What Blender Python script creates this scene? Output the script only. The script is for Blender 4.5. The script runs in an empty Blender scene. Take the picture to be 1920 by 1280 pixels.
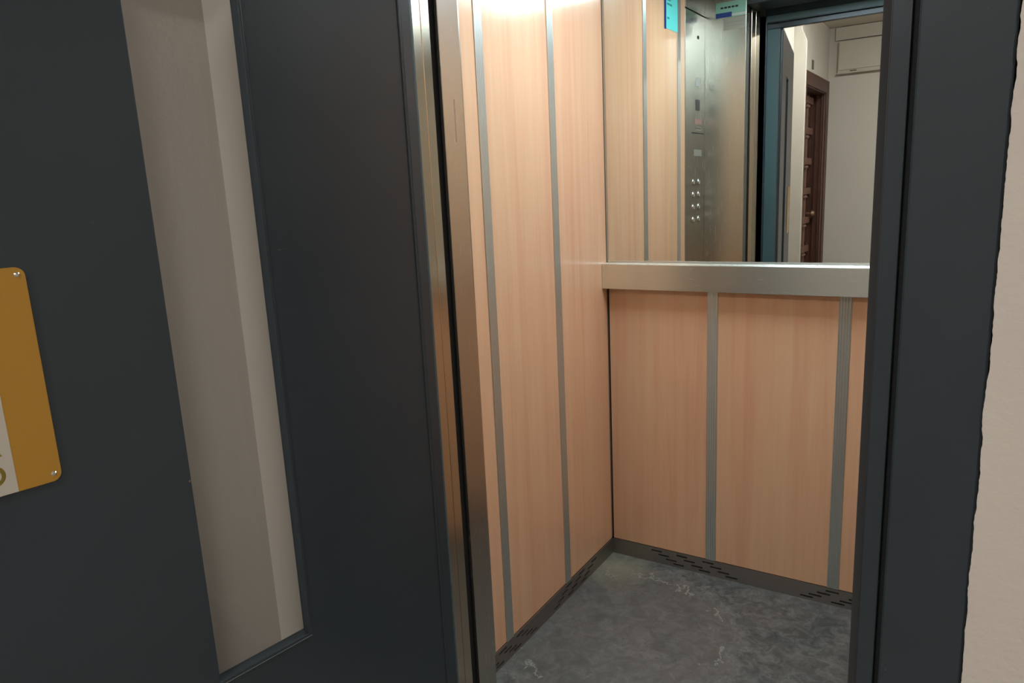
import bpy, bmesh, math, random
from mathutils import Vector, Matrix
random.seed(4)
S = 1.2                      # metres per working unit: every length below is multiplied by S
sc = bpy.context.scene
col = sc.collection

# ---------------------------------------------------------------- camera, exposure, world, lights
def cam_basis(yaw, pitch, roll):
    y, p, r = map(math.radians, (yaw, pitch, roll))
    f = Vector((math.sin(y)*math.cos(p), math.cos(y)*math.cos(p), math.sin(p)))
    rt = Vector((math.cos(y), -math.sin(y), 0)); up = rt.cross(f)
    return math.cos(r)*rt + math.sin(r)*up, -math.sin(r)*rt + math.cos(r)*up, f
R_, U_, F_ = cam_basis(-33.0094, -11.7895, -2.7807)
cd = bpy.data.cameras.new('camera'); cam = bpy.data.objects.new('camera', cd); col.objects.link(cam)
M = Matrix((R_, U_, -F_)).transposed().to_4x4(); M.translation = Vector((0.8988, -1.9026, 1.1183))*S
cam.matrix_world = M
cd.sensor_width = 36; cd.lens = 1364.68/1920*36; cd.clip_start = .02
sc.camera = cam
vs = sc.view_settings
vs.view_transform = 'Standard'; vs.look = 'None'; vs.gamma = 1; vs.use_curve_mapping = False; vs.exposure = 0
w = bpy.data.worlds.new('world'); sc.world = w; w.use_nodes = True
w.node_tree.nodes['Background'].inputs[0].default_value = (.5, .48, .45, 1)
w.node_tree.nodes['Background'].inputs[1].default_value = .02
CAR_EMIT = 15.5
LAND_EMIT = 136.0

# ---------------------------------------------------------------- materials
def newmat(name):
    m = bpy.data.materials.new(name); m.use_nodes = True
    nt = m.node_tree; b = nt.nodes['Principled BSDF']
    return m, nt, b
def N(nt, t, **kw):
    n = nt.nodes.new(t)
    for k, v in kw.items():
        if k.startswith('i_'): n.inputs[k[2:]].default_value = v
        else: setattr(n, k, v)
    return n
def coords(nt, scale=(1, 1, 1)):
    g = N(nt, 'ShaderNodeNewGeometry'); mp = N(nt, 'ShaderNodeMapping'); mp.inputs['Scale'].default_value = scale
    nt.links.new(g.outputs['Position'], mp.inputs['Vector']); return mp.outputs[0]
def noise(nt, vec, scale, detail=4, rough=.5, dist=0):
    n = N(nt, 'ShaderNodeTexNoise'); n.inputs['Scale'].default_value = scale; n.inputs['Detail'].default_value = detail
    n.inputs['Roughness'].default_value = rough; n.inputs['Distortion'].default_value = dist
    nt.links.new(vec, n.inputs['Vector']); return n.outputs['Fac']
def ramp(nt, fac, stops):
    r = N(nt, 'ShaderNodeValToRGB'); e = r.color_ramp.elements
    while len(e) < len(stops): e.new(.5)
    for s, (p, c) in zip(e, stops): s.position = p; s.color = (*c, 1)
    nt.links.new(fac, r.inputs[0]); return r.outputs[0]
def mixc(nt, fac, a, b, mode='MIX'):
    m = N(nt, 'ShaderNodeMix', data_type='RGBA', blend_type=mode)
    for sock, v in ((m.inputs[0], fac), (m.inputs[6], a), (m.inputs[7], b)):
        if isinstance(v, (int, float)): sock.default_value = v
        elif isinstance(v, tuple): sock.default_value = (*v, 1)
        else: nt.links.new(v, sock)
    return m.outputs[2]
def bump(nt, b, h, strength, dist=.002):
    n = N(nt, 'ShaderNodeBump'); n.inputs['Strength'].default_value = strength; n.inputs['Distance'].default_value = dist
    nt.links.new(h, n.inputs['Height']); nt.links.new(n.outputs[0], b.inputs['Normal'])
def math_(nt, op, a, b=None, clamp=False):
    m = N(nt, 'ShaderNodeMath', operation=op, use_clamp=clamp)
    for i, v in enumerate((a, b)):
        if v is None: continue
        if isinstance(v, (int, float)): m.inputs[i].default_value = v
        else: nt.links.new(v, m.inputs[i])
    return m.outputs[0]
def plain(name, c, rough=.5, metal=0, spec=.5, coat=0):
    m, nt, b = newmat(name); b.inputs['Base Color'].default_value = (*c, 1)
    b.inputs['Roughness'].default_value = rough; b.inputs['Metallic'].default_value = metal
    b.inputs['Specular IOR Level'].default_value = spec; b.inputs['Coat Weight'].default_value = coat
    return m
def mat_laminate():
    m, nt, b = newmat('beech_laminate')
    v = coords(nt, (1, 1, .035))
    broad = noise(nt, v, 22, 3, .6, .2); fine = noise(nt, coords(nt, (1, 1, .05)), 110, 4, .65)
    blot = noise(nt, coords(nt, (1, 1, .4)), 2.6, 3, .5)
    c = ramp(nt, broad, [(.36, (.64, .335, .195)), (.5, (.69, .395, .228)), (.64, (.71, .45, .268))])
    c = mixc(nt, .16, c, ramp(nt, fine, [(.35, (.55, .29, .16)), (.6, (.74, .49, .3))]))
    c = mixc(nt, .35, c, ramp(nt, blot, [(.35, (.64, .345, .20)), (.65, (.68, .45, .26))]))
    nt.links.new(c, b.inputs['Base Color'])
    b.inputs['Roughness'].default_value = .36
    b.inputs['Coat Weight'].default_value = .5; b.inputs['Coat Roughness'].default_value = .12
    b.inputs['Specular IOR Level'].default_value = .35
    bump(nt, b, noise(nt, coords(nt), 9, 2), .03, .004)
    return m
def mat_steel(name, c, rough=.3, stretch=(60, 60, .8)):
    m, nt, b = newmat(name)
    g = noise(nt, coords(nt, stretch), 12, 3, .6)
    cc = mixc(nt, g, tuple(x*.985 for x in c), tuple(min(1, x*1.015) for x in c))
    nt.links.new(cc, b.inputs['Base Color']); b.inputs['Metallic'].default_value = 1
    r = math_(nt, 'MULTIPLY_ADD', g, .02); nt.nodes[-1].inputs[2].default_value = rough-.01
    nt.links.new(r, b.inputs['Roughness'])
    return m
def mat_paint():
    m, nt, b = newmat('dark_blue_grey_paint')
    sm = noise(nt, coords(nt), 3.5, 4, .55); sp = noise(nt, coords(nt), 240, 3, .6)
    c = mixc(nt, sm, (.021, .029, .036), (.035, .047, .056))
    scr = math_(nt, 'GREATER_THAN', noise(nt, coords(nt, (1, 1, 3)), 34, 5, .65, .5), .735)
    c = mixc(nt, math_(nt, 'MULTIPLY', scr, .35), c, (.13, .135, .13))
    nt.links.new(c, b.inputs['Base Color']); b.inputs['Roughness'].default_value = .30
    b.inputs['Specular IOR Level'].default_value = .45
    bump(nt, b, sp, .10, .0012)
    return m
def mat_plaster(name, c, st=.35, sc_=55):
    m, nt, b = newmat(name)
    n1 = noise(nt, coords(nt), 2.2, 3); n2 = noise(nt, coords(nt), sc_, 5, .62)
    cc = mixc(nt, n1, tuple(x*.93 for x in c), tuple(min(1, x*1.05) for x in c))
    nt.links.new(cc, b.inputs['Base Color']); b.inputs['Roughness'].default_value = .75
    b.inputs['Specular IOR Level'].default_value = .25
    bump(nt, b, n2, st, .003)
    return m
def mat_lino():
    m, nt, b = newmat('grey_linoleum')
    p = coords(nt)
    big = noise(nt, p, 5, 5, .6, .6); mid = noise(nt, p, 24, 6, .7, .8)
    c = ramp(nt, mid, [(.38, (.036, .041, .039)), (.5, (.086, .094, .089)), (.62, (.165, .17, .157))])
    c = mixc(nt, .42, c, ramp(nt, big, [(.36, (.05, .066, .064)), (.6, (.125, .116, .10))]))
    dark = math_(nt, 'LESS_THAN', noise(nt, coords(nt, (1, 1.6, 1)), 48, 4, .6, 1.2), .39)
    c = mixc(nt, math_(nt, 'MULTIPLY', dark, .5), c, (.03, .032, .03))
    # worn pale arc and yellowish stain in the far corner
    def dist(x, y):
        d = N(nt, 'ShaderNodeVectorMath', operation='DISTANCE'); nt.links.new(coords(nt, (1, 1, 0)), d.inputs[0])
        d.inputs[1].default_value = (x*S, y*S, 0); return d.outputs['Value']
    wob = math_(nt, 'MULTIPLY', math_(nt, 'SUBTRACT', noise(nt, p, 16, 5, .65), .5), .15)
    d = math_(nt, 'ADD', dist(.165, -.36), wob)
    def band(d, r, wd):
        return math_(nt, 'SUBTRACT', 1, math_(nt, 'DIVIDE', math_(nt, 'ABSOLUTE', math_(nt, 'SUBTRACT', d, r*S)), wd*S), clamp=True)
    inside = math_(nt, 'LESS_THAN', d, .32*S)
    c = mixc(nt, math_(nt, 'MULTIPLY', inside, math_(nt, 'MULTIPLY', noise(nt, p, 9, 4), .75)), c, (.14, .132, .116))
    rim = math_(nt, 'MULTIPLY', band(d, .315, .03), math_(nt, 'GREATER_THAN', noise(nt, p, 38, 5, .75), .52))
    c = mixc(nt, math_(nt, 'MULTIPLY', rim, .3), c, (.26, .265, .235))
    thin = math_(nt, 'MULTIPLY', band(math_(nt, 'ADD', dist(.17, -.36), math_(nt, 'MULTIPLY', wob, 1.6)), .275, .006), math_(nt, 'GREATER_THAN', noise(nt, p, 8, 2, .5), .5))
    c = mixc(nt, math_(nt, 'MULTIPLY', thin, .6), c, (.42, .44, .38))
    st = math_(nt, 'SUBTRACT', 1, math_(nt, 'DIVIDE', math_(nt, 'ADD', dist(.05, -.075), wob), .13*S), clamp=True)
    c = mixc(nt, math_(nt, 'MULTIPLY', st, .7), c, (.27, .27, .17))
    nt.links.new(c, b.inputs['Base Color'])
    b.inputs['Roughness'].default_value = .5
    bump(nt, b, mid, .12, .001)
    return m
def mat_wood():
    m, nt, b = newmat('dark_carved_wood')
    g = noise(nt, coords(nt, (14, 14, 1)), 9, 5, .65, .4)
    nt.links.new(ramp(nt, g, [(.3, (.045, .016, .010)), (.65, (.10, .038, .024))]), b.inputs['Base Color'])
    b.inputs['Roughness'].default_value = .45; return m
def mat_glass():
    m = bpy.data.materials.new('clear_glass'); m.use_nodes = True; nt = m.node_tree; nt.nodes.clear()
    o = N(nt, 'ShaderNodeOutputMaterial'); t = N(nt, 'ShaderNodeBsdfTransparent'); g = N(nt, 'ShaderNodeBsdfGlossy')
    t.inputs[0].default_value = (.975, .98, .97, 1); g.inputs['Roughness'].default_value = .02
    f = N(nt, 'ShaderNodeFresnel'); f.inputs[0].default_value = 1.45; x = N(nt, 'ShaderNodeMixShader'); gg = N(nt, 'ShaderNodeNewGeometry')
    nt.links.new(math_(nt, 'MULTIPLY', f.outputs[0], math_(nt, 'SUBTRACT', 1, gg.outputs['Backfacing'])), x.inputs[0]); nt.links.new(t.outputs[0], x.inputs[1]); nt.links.new(g.outputs[0], x.inputs[2])
    nt.links.new(x.outputs[0], o.inputs[0]); return m
def mat_emit(name, c, s):
    m = bpy.data.materials.new(name); m.use_nodes = True; nt = m.node_tree; nt.nodes.clear()
    o = N(nt, 'ShaderNodeOutputMaterial'); e = N(nt, 'ShaderNodeEmission'); e.inputs[0].default_value = (*c, 1); e.inputs[1].default_value = s
    nt.links.new(e.outputs[0], o.inputs[0]); return m
LAM = mat_laminate(); STEEL = mat_steel('brushed_steel', (.56, .53, .47), .27)
JAMB = mat_steel('satin_steel_jamb', (.55, .47, .36), .24)
RAILM = mat_steel('brushed_steel_rail', (.80, .84, .79), .27, (1.2, 60, 60))
SKIRT = mat_steel('dull_steel_skirting', (.34, .31, .28), .42, (1.2, 1.2, 60))
STRIPM = plain('anodised_strip', (.54, .57, .53), .36, .85)
MIRROR = plain('mirror_silver', (.80, .85, .81), .0, 1)
PAINT = mat_paint(); PLAST = mat_plaster('cream_plaster', (.60, .545, .48)); CEILM = mat_plaster('white_ceiling_paint', (.62, .57, .50), .1)
CARCEIL = plain('car_ceiling_enamel', (.62, .62, .57), .4); LINO = mat_lino(); WOOD = mat_wood(); GLASS = mat_glass()
DARK = plain('matt_black', (.012, .012, .012), .7); RUBBER = plain('black_rubber', (.012, .013, .014), .8)  # even black for backings, seams, key switch and print
SHAFT = plain('shaft_concrete', (.05, .05, .05), .9)
TILE = mat_plaster('landing_terrazzo', (.30, .27, .23), .05, 90)
ORANGE = plain('orange_print', (.40, .205, .026), .28); SIGNW = plain('sign_white', (.47, .43, .36), .45); OLIVE = plain('olive_print', (.36, .27, .05), .5)
TEAL = plain('turquoise_print', (.12, .62, .58), .4); NAVY = plain('navy_print', (.012, .035, .17), .4); MINT = plain('mint_print', (.22, .42, .33), .45)
LABELG = plain('grey_label', (.27, .26, .21), .5); PALE = plain('pale_print', (.46, .47, .43), .45); REDP = plain('red_print', (.34, .20, .155), .5)
CHROME = plain('chrome', (.75, .74, .7), .15, 1); BOXP = mat_plaster('box_enamel', (.52, .47, .40), .05)
CARLIGHT = mat_emit('car_lamp_glow', (.83, .965, 1.10), CAR_EMIT); LANDLIGHT = mat_emit('landing_lamp_glow', (1.0, 1.0, 1.0), LAND_EMIT)

# ---------------------------------------------------------------- helpers
def quadbox(bm, x0, x1, y0, y1, z0, z1):
    v = [bm.verts.new((x, y, z)) for x in (x0, x1) for y in (y0, y1) for z in (z0, z1)]
    for f in ((0, 1, 3, 2), (4, 6, 7, 5), (0, 4, 5, 1), (2, 3, 7, 6), (0, 2, 6, 4), (1, 5, 7, 3)):
        bm.faces.new([v[i] for i in f])
def prism(bm, pts, z0, z1):
    a = [bm.verts.new((x, y, z0)) for x, y in pts]; b = [bm.verts.new((x, y, z1)) for x, y in pts]; n = len(pts)
    bm.faces.new(a[::-1]); bm.faces.new(b)
    for i in range(n): bm.faces.new((a[i], a[(i+1) % n], b[(i+1) % n], b[i]))
def disc(bm, c, axis, r, h, n=20, r2=None):
    """short cylinder/cone frustum from c along axis"""
    ax = Vector(axis).normalized(); t = ax.orthogonal().normalized(); u = ax.cross(t); c = Vector(c); r2 = r if r2 is None else r2
    a = [bm.verts.new(c + r*(math.cos(k*2*math.pi/n)*t + math.sin(k*2*math.pi/n)*u)) for k in range(n)]
    b = [bm.verts.new(c + ax*h + r2*(math.cos(k*2*math.pi/n)*t + math.sin(k*2*math.pi/n)*u)) for k in range(n)]
    bm.faces.new(a[::-1]); bm.faces.new(b)
    for i in range(n): bm.faces.new((a[i], a[(i+1) % n], b[(i+1) % n], b[i]))
def mesh_obj(name, bm, mat, parent=None, bevel=0, smooth=False, segs=2):
    bmesh.ops.recalc_face_normals(bm, faces=bm.faces)
    for v in bm.verts: v.co *= S
    me = bpy.data.meshes.new(name); bm.to_mesh(me); bm.free(); me.materials.append(mat)
    o = bpy.data.objects.new(name, me); col.objects.link(o)
    if parent: o.parent = parent
    if bevel:
        md = o.modifiers.new('bevel', 'BEVEL'); md.width = bevel*S; md.segments = segs; md.limit_method = 'ANGLE'
    if smooth:
        for p in me.polygons: p.use_smooth = True
    return o
def boxes(name, lst, mat, parent=None, bevel=0):
    bm = bmesh.new()
    for b in lst: quadbox(bm, *b)
    return mesh_obj(name, bm, mat, parent, bevel)
def box(name, b, mat, parent=None, bevel=0): return boxes(name, [b], mat, parent, bevel)
def struct(o): o['kind'] = 'structure'; return o
def tag(o, label, cat, group=None):
    o['label'] = label; o['category'] = cat
    if group: o['group'] = group
    return o
def empty(name, loc=(0, 0, 0), rz=0):
    o = bpy.data.objects.new(name, None); col.objects.link(o); o.location = Vector(loc)*S; o.rotation_euler = (0, 0, rz)
    o.empty_display_size = .05; return o

W = .977; TOP = 1.80; SK = .0486
# ================================================================ CAR SHELL
struct(box('floor', (-.03, W+.03, -.985, .03, -.03, 0), LINO))
fl = bpy.data.objects['floor']
box('sill', (.12, .86, -1.004, -.955, .0002, .002), SKIRT, fl)
# ---- wall panels with flush metal cover strips
def strip_mesh(axis, a, b, z0, z1, base, out):
    """ribbed cover strip spanning a..b along the wall, standing out from the wall plane"""
    bm = bmesh.new(); n = 9; w_ = b-a; prof = []
    for i in range(n+1):
        t = i/n; prof.append((a+w_*t, .0022 + (.0006 if i % 2 else 0)))
    prof = [(a, -.004)] + prof + [(b, -.004)]
    pts = [((base+out*h, y) if axis == 'y' else (y, base+out*h)) for y, h in prof]
    prism(bm, pts, z0, z1); return bm
# left wall
wl = struct(box('wall_left', (-.03, -.008, -.864, .03, 0, TOP), DARK))
ys = [-.0045, -.279, -.307, -.5787, -.607, -.655]
for a, b in ((ys[1], ys[0]), (ys[3], ys[2]), (ys[5], ys[4])):
    box('laminate_panel', (-.008, 0, a, b, SK, TOP), LAM, wl, .0006)
for a, b in ((ys[2], ys[1]), (ys[4], ys[3])):
    mesh_obj('cover_strip', strip_mesh('y', a, b, SK, TOP, 0, 1), STRIPM, wl)
# right wall
wr = struct(box('wall_right', (W+.008, W+.03, -.864, .03, 0, TOP), DARK))
for a, b in ((-.279, -.0045), (-.5787, -.307), (-.8635, -.607)):
    box('laminate_panel', (W, W+.008, a, b, SK, TOP), LAM, wr, .0006)
for a, b in ((-.307, -.279), (-.607, -.5787)):
    mesh_obj('cover_strip', strip_mesh('y', a, b, SK, TOP, W, -1), STRIPM, wr)
# back wall
wb = struct(box('wall_back', (-.008, W+.008, .008, .03, 0, TOP), DARK))
xs = [.0045, .2933, .3215, .6193, .6478, W-.0045]
for a, b in ((xs[0], xs[1]), (xs[2], xs[3]), (xs[4], xs[5])):
    box('laminate_panel', (a, b, 0, .008, SK, .86), LAM, wb, .0006)
for a, b in ((xs[1], xs[2]), (xs[3], xs[4])):
    mesh_obj('cover_strip', strip_mesh('x', a, b, SK, .86, 0, -1), STRIPM, wb)
# corner edge trims
box('corner_trim', (-.0079, -.0005, -.0040, .0075, SK, TOP), plain('corner_seal', (.13, .105, .075), .5), wb)
# ---- skirtings with slanted rows of ventilation slots
def skirting(name, length, groups, place):
    """rows of slots cut clean through; place(u0,u1,z0,z1) -> box"""
    rows = [.0385, .0285, .0185, .0095]; h = .0023; L = .033
    zs = [0]; 
    for r in rows[::-1]: zs += [r-h, r+h]
    zs.append(SK-.001); bx = []
    for i in range(len(zs)-1):
        if i % 2 == 0: bx.append((0, length, zs[i], zs[i+1])); continue
        r = 3-(i-1)//2; cuts = []
        for (u0, sh) in groups:
            for c in range(3): cuts.append((u0+.078*c+sh*r, u0+.078*c+sh*r+L))
        cuts = sorted(c for c in cuts if c[0] > .01 and c[1] < length-.01); u = 0
        for a, b in cuts: bx.append((u, a, zs[i], zs[i+1])); u = b
        bx.append((u, length, zs[i], zs[i+1]))
    o = boxes(name, [place(*b) for b in bx], SKIRT); struct(o)
    return o
b1 = skirting('baseboard_back', W-.006, [(.125, .0228), (.614, -.0212)], lambda a, b, c, d: (a+.003, b+.003, -.003, -.0005, c, d))
box('slot_backing', (.004, W-.004, -.0004, .0004, 0.001, SK-.002), DARK, b1)
b2 = skirting('baseboard_left', .858, [(.118, .0228), (.53, -.0212)], lambda a, b, c, d: (.0005, .003, -.0035-b, -.0035-a, c, d))
box('slot_backing', (-.0004, .0004, -.86, -.004, 0.001, SK-.002), DARK, b2)
b3 = skirting('baseboard_right', .858, [(.118, .0228), (.53, -.0212)], lambda a, b, c, d: (W-.003, W-.0005, -.0035-b, -.0035-a, c, d))
box('slot_backing', (W-.0004, W+.0004, -.86, -.004, 0.001, SK-.002), DARK, b3)
# ---- ceiling of the car with a dark trim along its edges
cc = struct(box('ceiling', (-.03, W+.03, -.99, .03, TOP-.02, TOP+.01), CARCEIL))
boxes('edge_profile', [(0, W, -.012, 0, TOP-.045, TOP-.0201), (0, .012, -.864, -.012, TOP-.045, TOP-.0201), (W-.012, W, -.864, -.012, TOP-.045, TOP-.0201),
                       (.012, W-.012, -.864, -.848, TOP-.045, TOP-.0201)], SKIRT, cc)
# ---- front of the car: return panels, jambs with a groove, header
wf = struct(box('wall_front', (-.03, -.001, -.99, -.8645, 0, TOP-.021), DARK))
def jamb(mir):
    m = (lambda x: x) if not mir else (lambda x: W-x)
    def pr(name, pts, mat, z0=.001, z1=TOP-.021, bev=.0015):
        bm = bmesh.new(); prism(bm, [(m(x), y) for x, y in pts], z0, z1); return mesh_obj(name, bm, mat, wf, bev)
    pr('return_panel', [(0, -.866), (0, -.864), (.1490, -.864), (.1465, -.916), (.140, -.916), (.1440, -.869), (.142, -.866)], STEEL, bev=.0008)
    pr('jamb_groove', [(.02, -.868), (.1405, -.868), (.136, -.917), (.136, -.940), (.02, -.95)], RUBBER, bev=0)
    pr('jamb_panel', [(.130, -.941), (.149, -.9405), (.1555, -.9705), (.132, -.9705)], JAMB, z1=1.71)
    pr('jamb_panel', [(.130, -.9715), (.1560, -.9715), (.162, -1.001), (.132, -1.001)], JAMB, z1=1.71)
    return pr
pr = jamb(False); jamb(True)
boxes('header_panel', [(.1495, W-.1495, -1.0, -.866, 1.712, TOP-.021), (.03, .1494, -1.0, -.942, 1.712, TOP-.021), (W-.1494, W-.03, -1.0, -.942, 1.712, TOP-.021)], PAINT, wf, .001)
box('sensor_slit', (.1465, .1481, -.8878, -.8862, 1.20, 1.268), SKIRT, wf)

# ================================================================ LANDING SHELL
YW = -1.12; XS = -.155; YF = -4.26; XR = 2.6; HC = 2.17
struct(box('floor_landing', (XS-.25, XR+.1, YF-.1, -1.012, -.05, -.004), TILE))
struct(box('ceiling_landing', (XS-.25, XR+.1, YF-.1, -1.05, HC, HC+.05), CEILM))
def rough_wall(name, x0, x1, z0, z1, edge, side):
    """plaster wall facing -Y, one vertical edge ragged where the plaster meets the frame"""
    bm = bmesh.new(); n = 900; off = 0; A = []; B = []; yf = YW-.0035
    for i in range(n+1):
        off = off*.86 + random.gauss(0, .00024); z = z0+(z1-z0)*i/n
        lump = .0005*math.sin(z*13)+.0002*math.sin(z*61+1)
        e = edge+side*(off+lump)
        A.append(bm.verts.new((e, yf, z))); B.append(bm.verts.new((e+side*.0004, YW+.01, z)))
    far = x1 if side > 0 else x0
    Cc = [bm.verts.new((far, yf, z0+(z1-z0)*i/n)) for i in (0, n)]
    for i in range(n): bm.faces.new((A[i], A[i+1], B[i+1], B[i]))
    M_ = [bm.verts.new((edge+side*.02, yf, z0+(z1-z0)*i/n)) for i in range(n+1)]
    for i in range(n): bm.faces.new((A[i], A[i+1], M_[i+1], M_[i]))
    bm.faces.new([Cc[0]]+M_+[Cc[1]])
    return struct(mesh_obj(name, bm, PLAST))
FO0, FO1 = W-.913, .913           # outer edges of the steel frame
rough_wall('wall_landing_front', 0, XR, -.004, HC, FO1, 1)
rough_wall('wall_landing_front.001', XS, 0, -.004, HC, FO0, -1)
struct(box('wall_landing_front.002', (FO0-.01, FO1+.01, YW-.0035, YW+.03, 1.762, HC), PLAST))
struct(boxes('wall_shaft', [(XS-.1, .170, -1.10, -1.05, -.004, HC), (W-.170, XR, -1.10, -1.05, -.004, HC), (.17, W-.17, -1.10, -1.05, 1.76, HC)], SHAFT))
# side wall, set back into the carved door
wsd = struct(boxes('wall_landing_side', [(XS-.04, XS, -3.34, YW+.05, -.004, HC), (XS-.04, XS, YF, -4.155, -.004, HC), (XS-.04, XS, -4.155, -3.34, 1.705, HC)], PLAST))
bm = bmesh.new()   # pier with its slanting head
zs_ = [(-.004, -.082), (1.925, -.082), (1.99, -.112), (2.17, -.112)]
for i in range(3):
    (z0, x0), (z1, x1) = zs_[i], zs_[i+1]
    v = [bm.verts.new(c) for c in ((XS+.0005, -3.06, z0), (x0, -3.06, z0), (x1, -3.06, z1), (XS+.0005, -3.06, z1), (XS+.0005, -3.09, z0), (x0, -3.09, z0), (x1, -3.09, z1), (XS+.0005, -3.09, z1))]
    for f in ((0, 1, 2, 3), (4, 7, 6, 5), (1, 5, 6, 2), (0, 3, 7, 4)): bm.faces.new([v[k] for k in f])
bmesh.ops.remove_doubles(bm, verts=bm.verts, dist=1e-5)
struct(mesh_obj('wall_pier', bm, PLAST))
struct(box('wall_landing_far', (XS-.25, XR+.1, YF-.06, YF, -.004, HC), PLAST))
struct(box('wall_landing_right', (XR, XR+.06, YF, YW, -.004, HC), PLAST))

# ================================================================ LANDING DOOR FRAME (trim_1)
tr = struct(box('trim_1', (FO0, .139, YW, -1.106, 0, 1.765), PAINT, None, .0015)); 
def fr(name, b, mat=PAINT, bev=.0015): return box(name, b, mat, tr, bev)
fr('frame_face', (.838, FO1, YW, -1.106, 0, 1.765), bev=.0025)
fr('frame_face', (.1391, .8379, YW, -1.106, 1.70, 1.765))
fr('groove_lining', (.8326, .8379, -1.105, -1.094, 0, 1.70), RUBBER, 0)
fr('groove_lining', (.1391, .148, -1.105, -1.094, 0, 1.70), RUBBER, 0)
fr('door_stop', (.8155, .8325, -1.112, -1.0695, 0, 1.655), bev=.0012)
fr('door_stop', (.166, .2180, -1.092, -1.0695, 0, 1.655))
fr('frame_return', (.140, .1739, -1.0935, -1.05, 0, 1.70))
fr('frame_return', (.8326, .86, -1.0935, -1.04, 0, 1.70))
fr('header_rebate', (.166, .8325, -1.092, -1.0695, 1.655, 1.673))
fr('header_rebate', (.166, .8325, -1.097, -1.056, 1.6735, 1.70))
LIT_PAINT = plain('teal_lit_paint', (.052, .100, .108), .4)  # cool car light on the frame's dark paint, put into the colour
fr('flange_light_tone_plate', (.170, .2172, -1.0692, -1.066, .01, 1.652), LIT_PAINT, 0)  # thin plates added to carry the teal light tone
fr('flange_light_tone_plate', (.8163, .85, -1.0692, -1.066, .01, 1.652), LIT_PAINT, 0)
fr('flange_light_tone_plate', (.170, .83, -1.0557, -1.053, 1.677, 1.698), LIT_PAINT, 0)
fr('header_rebate', (.16, .84, -1.105, -1.064, 1.7005, 1.76))

# ================================================================ SWUNG LANDING DOOR (door_1)
LX, LY, LA = .2219, -1.0975, math.radians(-98.5237)
dr = struct(empty('door_1', (LX, LY, 0), LA))
LW, LT, LH0, LH1 = .685, .016, .008, 1.664
HU0, HU1, HZ0, HZ1 = .236, .3605, .558, 1.512
bm = bmesh.new()
us = [0, HU0, HU1, LW]; zz = [LH0, HZ0, HZ1, LH1]
fv = [[[bm.verts.new((u, y, z)) for z in zz] for u in us] for y in (0, -LT)]
for i in range(3):
    for j in range(3):
        if i == 1 and j == 1: continue
        for s in (0, 1): g = fv[s]; bm.faces.new((g[i][j], g[i+1][j], g[i+1][j+1], g[i][j+1]))
ring = [(0, 0), (1, 0), (2, 0), (3, 0), (3, 1), (3, 2), (3, 3), (2, 3), (1, 3), (0, 3), (0, 2), (0, 1)]
for k in range(12):
    a, b = ring[k], ring[(k+1) % 12]; bm.faces.new((fv[0][a[0]][a[1]], fv[0][b[0]][b[1]], fv[1][b[0]][b[1]], fv[1][a[0]][a[1]]))
ring = [(1, 1), (2, 1), (2, 2), (1, 2)]
for k in range(4):
    a, b = ring[k], ring[(k+1) % 4]; bm.faces.new((fv[0][a[0]][a[1]], fv[0][b[0]][b[1]], fv[1][b[0]][b[1]], fv[1][a[0]][a[1]]))
mesh_obj('leaf', bm, PAINT, dr, .0011)
box('vision_glass', (HU0+.0002, HU1-.0002, -LT+.002, -LT+.005, HZ0+.0002, HZ1-.0002), GLASS, dr)
bd = boxes('glazing_bead', [(HU0-.0035, HU0+.0004, -.0002, .0012, HZ0-.004, HZ1+.004), (HU0+.0004, HU1+.0035, -.0002, .0012, HZ0-.0045, HZ0+.0002),
                            (HU0+.0004, HU1+.0035, -.0002, .0012, HZ1, HZ1+.004)], PAINT, dr, .0005)
boxes('worn_edge_highlight', [(HU0-.002, HU1+.003, .0012, .0015, HZ0-.0045, HZ0-.0038)], plain('worn_highlight_paint', (.16, .17, .165), .5), dr)  # pale worn strip that paints in the bead's highlight line
box('hinge_flange', (.0, .004, .0001, .0016, .02, 1.65), PAINT, dr, .0006)
for z in (.18, .84, 1.5):
    bm = bmesh.new(); disc(bm, (-.004, -.022, z-.04), (0, 0, 1), .0045, .08, 14); mesh_obj('hinge_knuckle', bm, PAINT, dr, 0, True)
for (u, z, r) in ((.2345, .927, .0022), (.3625, .8145, .0015)):
    bm = bmesh.new(); disc(bm, (u, .0001, z), (0, 1, 0), r, .0009, 12, r*.6); mesh_obj('screw', bm, plain('rusty_screw', (.16, .09, .06), .5, .4), dr)

# notice plate riveted to the door: local axes u (towards free edge), N (towards viewer), z
sg = tag(empty('notice_plate', (LX, LY, 0), LA), 'orange and white metal notice plate riveted to the open dark door', 'sign')
U0, U1, Z0, Z1 = .4850, .620, .8605, 1.0700
def rrect(u0, u1, z0, z1, r, y0, y1, n=6):
    bm = bmesh.new(); P = []
    for cx, cz, a0 in ((u1-r, z1-r, 0), (u0+r, z1-r, 90), (u0+r, z0+r, 180), (u1-r, z0+r, 270)):
        for k in range(n+1):
            a = math.radians(a0+90*k/n); P.append((cx+r*math.cos(a), cz+r*math.sin(a)))
    a = [bm.verts.new((x, y0, z)) for x, z in P]; b = [bm.verts.new((x, y1, z)) for x, z in P]
    bm.faces.new(a); bm.faces.new(b[::-1])
    for i in range(len(P)): bm.faces.new((a[i], a[(i+1) % len(P)], b[(i+1) % len(P)], b[i]))
    return bm
mesh_obj('plate', rrect(U0, U1, Z0, Z1, .0085, .0001, .0022), ORANGE, sg)['label'] = 'orange plate with rounded corners'
box('white_field', (.5225, U1-.0375, .0022, .00245, Z0+.0002, .975), SIGNW, sg)['label'] = 'pale white lower field'
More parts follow.
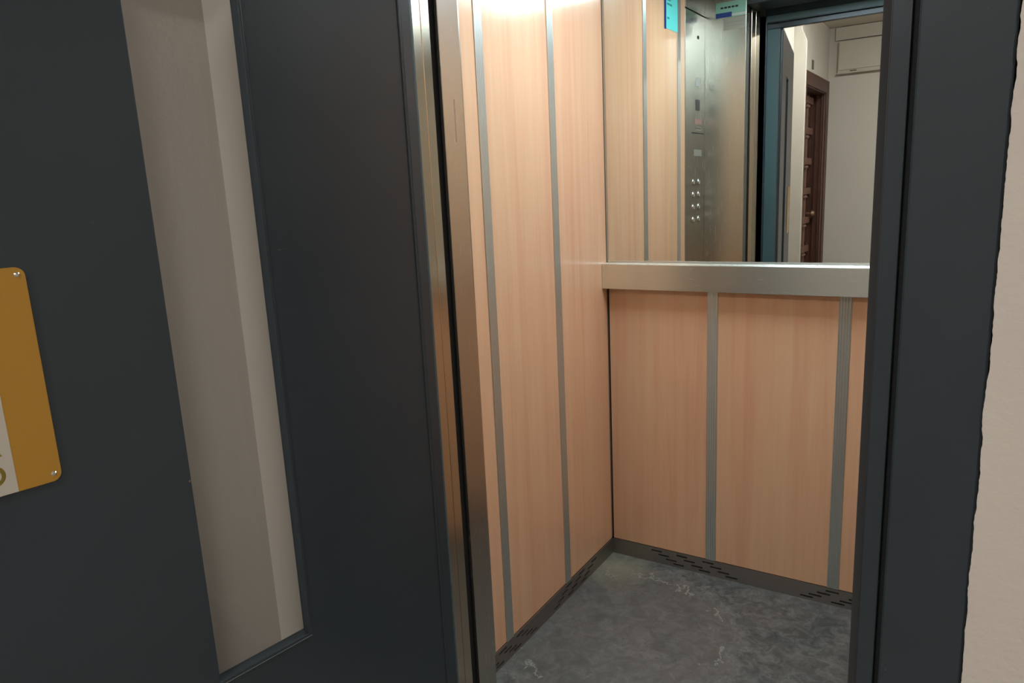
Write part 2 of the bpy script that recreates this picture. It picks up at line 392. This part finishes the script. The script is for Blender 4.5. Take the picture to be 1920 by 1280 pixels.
for u, z in ((U0+.0065, Z0+.0075), (U0+.0065, Z1-.007), (U1-.0065, Z0+.0075), (U1-.0065, Z1-.007)):
    bm = bmesh.new(); disc(bm, (u, .0022, z), (0, 1, 0), .0026, .0012, 14, .0014); mesh_obj('rivet', bm, CHROME, sg)
def letter(ch, size, right_u, base_z, parent, mat, y=.00247):
    cu = bpy.data.curves.new('letter', 'FONT'); cu.body = ch; cu.size = size*S; cu.offset = .012*size*S; cu.extrude = .0002
    t = bpy.data.objects.new('letter', cu); col.objects.link(t); bpy.context.view_layer.update()
    me = bpy.data.meshes.new_from_object(t); bpy.data.objects.remove(t)
    mx = max(v.co.x for v in me.vertices)
    for v in me.vertices:
        x, yy = v.co.x-mx, v.co.y; v.co = Vector((right_u*S - x, y*S, base_z*S+yy))
    me.flip_normals(); me.materials.append(mat); o = bpy.data.objects.new('letter', me); col.objects.link(o); o.parent = parent
    return o
letter('A', .029, .5300, .8985, sg, OLIVE); letter('O', .029, .5300, .8705, sg, OLIVE)

# ================================================================ HANDRAIL AND MIRROR
hr = tag(empty('handrail', (0, 0, .83)), 'wide flat brushed steel handrail across the back wall below the mirror', 'handrail')
bm = bmesh.new()   # hollow channel: front face, returned bottom lip, top shelf with a step
prism_pts = [(-.0358, 0), (-.0358, .07), (-.014, .0702), (-.014, .0725), (-.0005, .0725), (-.0005, .066), (-.033, .066), (-.033, .003), (-.012, .003), (-.012, 0)]
a = [bm.verts.new((.0006, y, z)) for y, z in prism_pts]; b = [bm.verts.new((W-.0006, y, z)) for y, z in prism_pts]
bm.faces.new(a); bm.faces.new(b[::-1])
for i in range(len(a)): bm.faces.new((a[i], a[(i+1) % len(a)], b[(i+1) % len(a)], b[i]))
mesh_obj('rail_channel', bm, RAILM, hr, .0012)
for x in (.0012, W-.0032): box('end_cap', (x, x+.002, -.0325, -.001, .0035, .0655), RAILM, hr)
for x in (.22, .49, .76): box('rail_bracket', (x-.012, x+.012, -.0325, -.0008, .02, .05), SKIRT, hr)
mr = tag(empty('wall_mirror', (0, 0, .9035)), 'tall frameless mirror on the back wall above the steel handrail', 'mirror')
box('mirror_glass', (.006, W-.006, -.0008, .0075, .0, TOP-.047-.9035), MIRROR, mr)
box('bottom_channel', (.006, W-.006, -.0045, -.0009, -.0005, .0035), RAILM, mr)
box('edge_strip', (.0005, .0055, -.0012, .0075, .0, TOP-.047-.9035), plain('mirror_edge', (.45, .42, .33), .4, .6), mr)

# ================================================================ CONTROL PANEL ON THE LEFT WALL, NEAR THE ENTRANCE
cp = tag(empty('control_panel', (0, -.759, 0)), 'tall brushed steel lift button panel beside the entrance, seen in the mirror', 'control panel')
def cy(yp): return -yp+.759      # mirrored Y' -> local y
box('face_plate', (-.007, .002, -.1035, .1025, .05, 1.69), STEEL, cp, .0012)
box('upper_plate', (-.007, .002, -.1035, .1025, 1.694, 1.752), STEEL, cp, .0012)
box('display', (.002, .0032, cy(.806), cy(.764), 1.365, 1.402), plain('display_glass', (.02, .012, .014), .15), cp, .0005)
box('upper_label', (.002, .0026, cy(.812), cy(.765), 1.448, 1.478), PALE, cp)
box('red_notice', (.002, .0026, cy(.83), cy(.755), 1.318, 1.336), REDP, cp)
for z in (1.306, 1.296): box('notice_line', (.002, .0026, cy(.825), cy(.76), z, z+.003), LABELG, cp)
box('seam', (.002, .0026, cy(.85), cy(.72), 1.284, 1.287), DARK, cp)
box('data_plate', (.002, .0026, cy(.83), cy(.745), 1.205, 1.228), LABELG, cp)
bm = bmesh.new(); disc(bm, (.002, cy(.786), 1.613), (1, 0, 0), .006, .002, 16); mesh_obj('key_switch', bm, DARK, cp)
for zi, z in enumerate((1.112, 1.067, 1.022, .977)):
    for yp in (.742, .802):
        bm = bmesh.new(); disc(bm, (.002, cy(yp), z), (1, 0, 0), .0135, .0025, 24, .0125); bt = mesh_obj('button', bm, STEEL, cp)
        box('button_mark', (.0046, .005, cy(yp)-.004, cy(yp)+.004, z-.006, z+.006), PALE, bt)

# stickers
s1 = tag(empty('emergency_sticker', (0, -.53, 1.60)), 'turquoise sticker with a navy edge on the beech laminate, near the button panel', 'sticker')
box('backing', (.0002, .0009, -.065, .053, 0, .115), TEAL, s1)['label'] = 'turquoise face'
box('navy_band', (.0009, .0012, .053, .070, -.003, .115), NAVY, s1)['label'] = 'navy edge band'
for z, l in ((.085, .03), (.072, .045), (.03, .02)): box('print_line', (.0009, .0012, .045-l, .045, z, z+.006), plain('print_grey', (.03, .25, .25), .5), s1)
s2 = tag(empty('capacity_sticker', (.0, -.864, 1.68)), 'mint green sticker with navy stripe high on the steel return panel', 'sticker')
box('backing', (.041, .1475, .0002, .0009, 0, .052), MINT, s2)
box('navy_stripe', (.041, .098, .0009, .0012, .0006, .017), NAVY, s2)['label'] = 'navy stripe'
box('pale_stripe', (.098, .147, .0009, .0012, .003, .010), PALE, s2)
for k in range(5): box('print_mark', (.058+k*.013, .058+k*.013+.010, .0009, .0012, .030, .036), DARK, s2)
s3 = tag(empty('rating_plate', (.0, -.864, 1.637)), 'small greyish blank label under the mint green sticker', 'label')
box('backing', (.069, .1475, .0002, .0008, 0, .040), LABELG, s3)
for z in (.012, .024): box('print_line', (.078, .138, .0008, .001, z, z+.002), plain('faint_print', (.22, .21, .17), .5), s3)

# car lamp in the ceiling
cl = tag(empty('ceiling_lamp', (.47, -.40, TOP-.021)), 'rectangular white ceiling lamp inside the lift car', 'lamp')
boxes('frame', [(-.255, .255, -.255, -.24, -.012, 0), (-.255, .255, .24, .255, -.012, 0), (-.255, -.24, -.24, .24, -.012, 0), (.24, .255, -.24, .24, -.012, 0)], RAILM, cl, .001)
box('diffuser', (-.2395, .2395, -.2395, .2395, -.008, -.001), CARLIGHT, cl)
# landing lamp and added fill lamp
def landing_light(x, y, label):
    ll = tag(empty('landing_light', (x, y, HC)), label, 'lamp', 'landing ceiling lamp and added fill lamp')
    bm = bmesh.new(); disc(bm, (0, 0, -.015), (0, 0, 1), .13, .0148, 40); mesh_obj('base', bm, BOXP, ll, .003)
    bm = bmesh.new(); disc(bm, (0, 0, -.05), (0, 0, 1), .085, .0345, 40, .118); mesh_obj('shade', bm, LANDLIGHT, ll, 0)
landing_light(2.0, -2.75, 'round opal ceiling lamp on the landing, nearer to the lift')
landing_light(.42, -2.80, 'added fill lamp on the landing ceiling, out of view, nearer to the pier and the carved door')  # added only to brighten the far landing, itself unseen

# ================================================================ CARVED DOOR ON THE LANDING (door_2), seen in the mirror
d2 = struct(empty('door_2', (XS, -3.75, 0)))
y0, y1 = -.405, .32        # opening, local
box('door_slab', (-.125, -.098, y0, y1, 0, 1.705), WOOD, d2)
boxes('casing', [(-.001, .014, y0-.09, y0, 0, 1.795), (-.001, .014, y1, y1+.09, 0, 1.795), (-.001, .014, y0, y1, 1.705, 1.795)], WOOD, d2, .004)
boxes('jamb_lining', [(-.125, -.001, y0-.0, y0+.006, 0, 1.705), (-.125, -.001, y1-.006, y1, 0, 1.705), (-.125, -.001, y0+.006, y1-.006, 1.699, 1.705)], WOOD, d2)
boxes('jamb_moulding', [(-.06, -.045, y0+.006, y0+.016, 0, 1.699), (-.025, -.015, y0+.006, y0+.012, 0, 1.699), (-.098, -.085, y0+.006, y0+.026, 0, 1.699)], WOOD, d2, .002)
WOOD2 = plain('carved_wood_highlight', (.22, .115, .085), .38)
ry = [y0+.03+.155*k for k in range(5)]
rz_ = [.13+.2175*k for k in range(8)]
for z in rz_:
    box('carved_rail', (-.098, -.072, y0+.028, y1-.02, z-.024, z+.024), WOOD2, d2, .004)
for y in ry[1:]:
    box('carved_stile', (-.098, -.078, y-.012, y+.012, .02, 1.69), WOOD2, d2, .003)
for z in rz_:
    for y in ry[1:]:
        for s in (-1, 1):
            bm = bmesh.new(); bmesh.ops.create_icosphere(bm, subdivisions=1, radius=.014)
            for v in bm.verts: v.co += Vector((-.082, y+s*.030, z-.042))
            mesh_obj('carved_boss', bm, WOOD2, d2, 0, True)
for zi in range(7):
    for yi in range(4):
        yc = ry[yi]+.0775; zc = rz_[zi]+.103
        bm = bmesh.new(); quadbox(bm, -.098, -.088, yc-.045, yc+.045, zc-.05, zc+.045); mesh_obj('raised_field', bm, WOOD, d2, .006)
bm = bmesh.new(); disc(bm, (-.098, y0+.075, .83), (1, 0, 0), .010, .05, 14); disc(bm, (-.05, y0+.075, .83), (1, 0, 0), .024, .02, 18, .018)
mesh_obj('knob', bm, plain('aged_brass', (.35, .22, .14), .3, .8), d2)
pq = tag(box('number_plaque', (XS+.0005, XS+.006, -3.672, -3.625, 1.823, 1.882), plain('plaque_brown', (.10, .085, .065), .5), None, .001),
         'small dark number plaque on the wall above the carved wooden door', 'plaque')

# meter cover on the far wall
mb = tag(empty('wall_cabinet', (0, YF, 1.845)), 'cream painted cabinet box high on the landing wall, seen in the mirror', 'cabinet')
box('body', (-.085, .50, .0005, .045, 0, .222), BOXP, mb, .002)
box('door', (-.079, .494, .0455, .053, .018, .216), BOXP, mb, .002)
box('latch', (-.0, .045, .0455, .053, .004, .011), plain('latch_dark', (.10, .09, .07), .4), mb)
box('bottom_lip', (-.095, .51, .0005, .055, -.008, -.0005), BOXP, mb, .001)
tb = tag(box('duct_cover', (-.11, .42, YF+.0005, YF+.03, 2.075, HC-.004), BOXP, None, .002), 'shallow cream duct cover between the cabinet box and the ceiling', 'duct')
bm = bmesh.new()
for k in range(6): disc(bm, (.235+.006*math.sin(k), YF+.034, 2.072+k*.015), (0.0, 0, 1), .003, .0155, 8)
tag(mesh_obj('cable', bm, LABELG), 'thin cable running over the cream duct cover', 'cable')
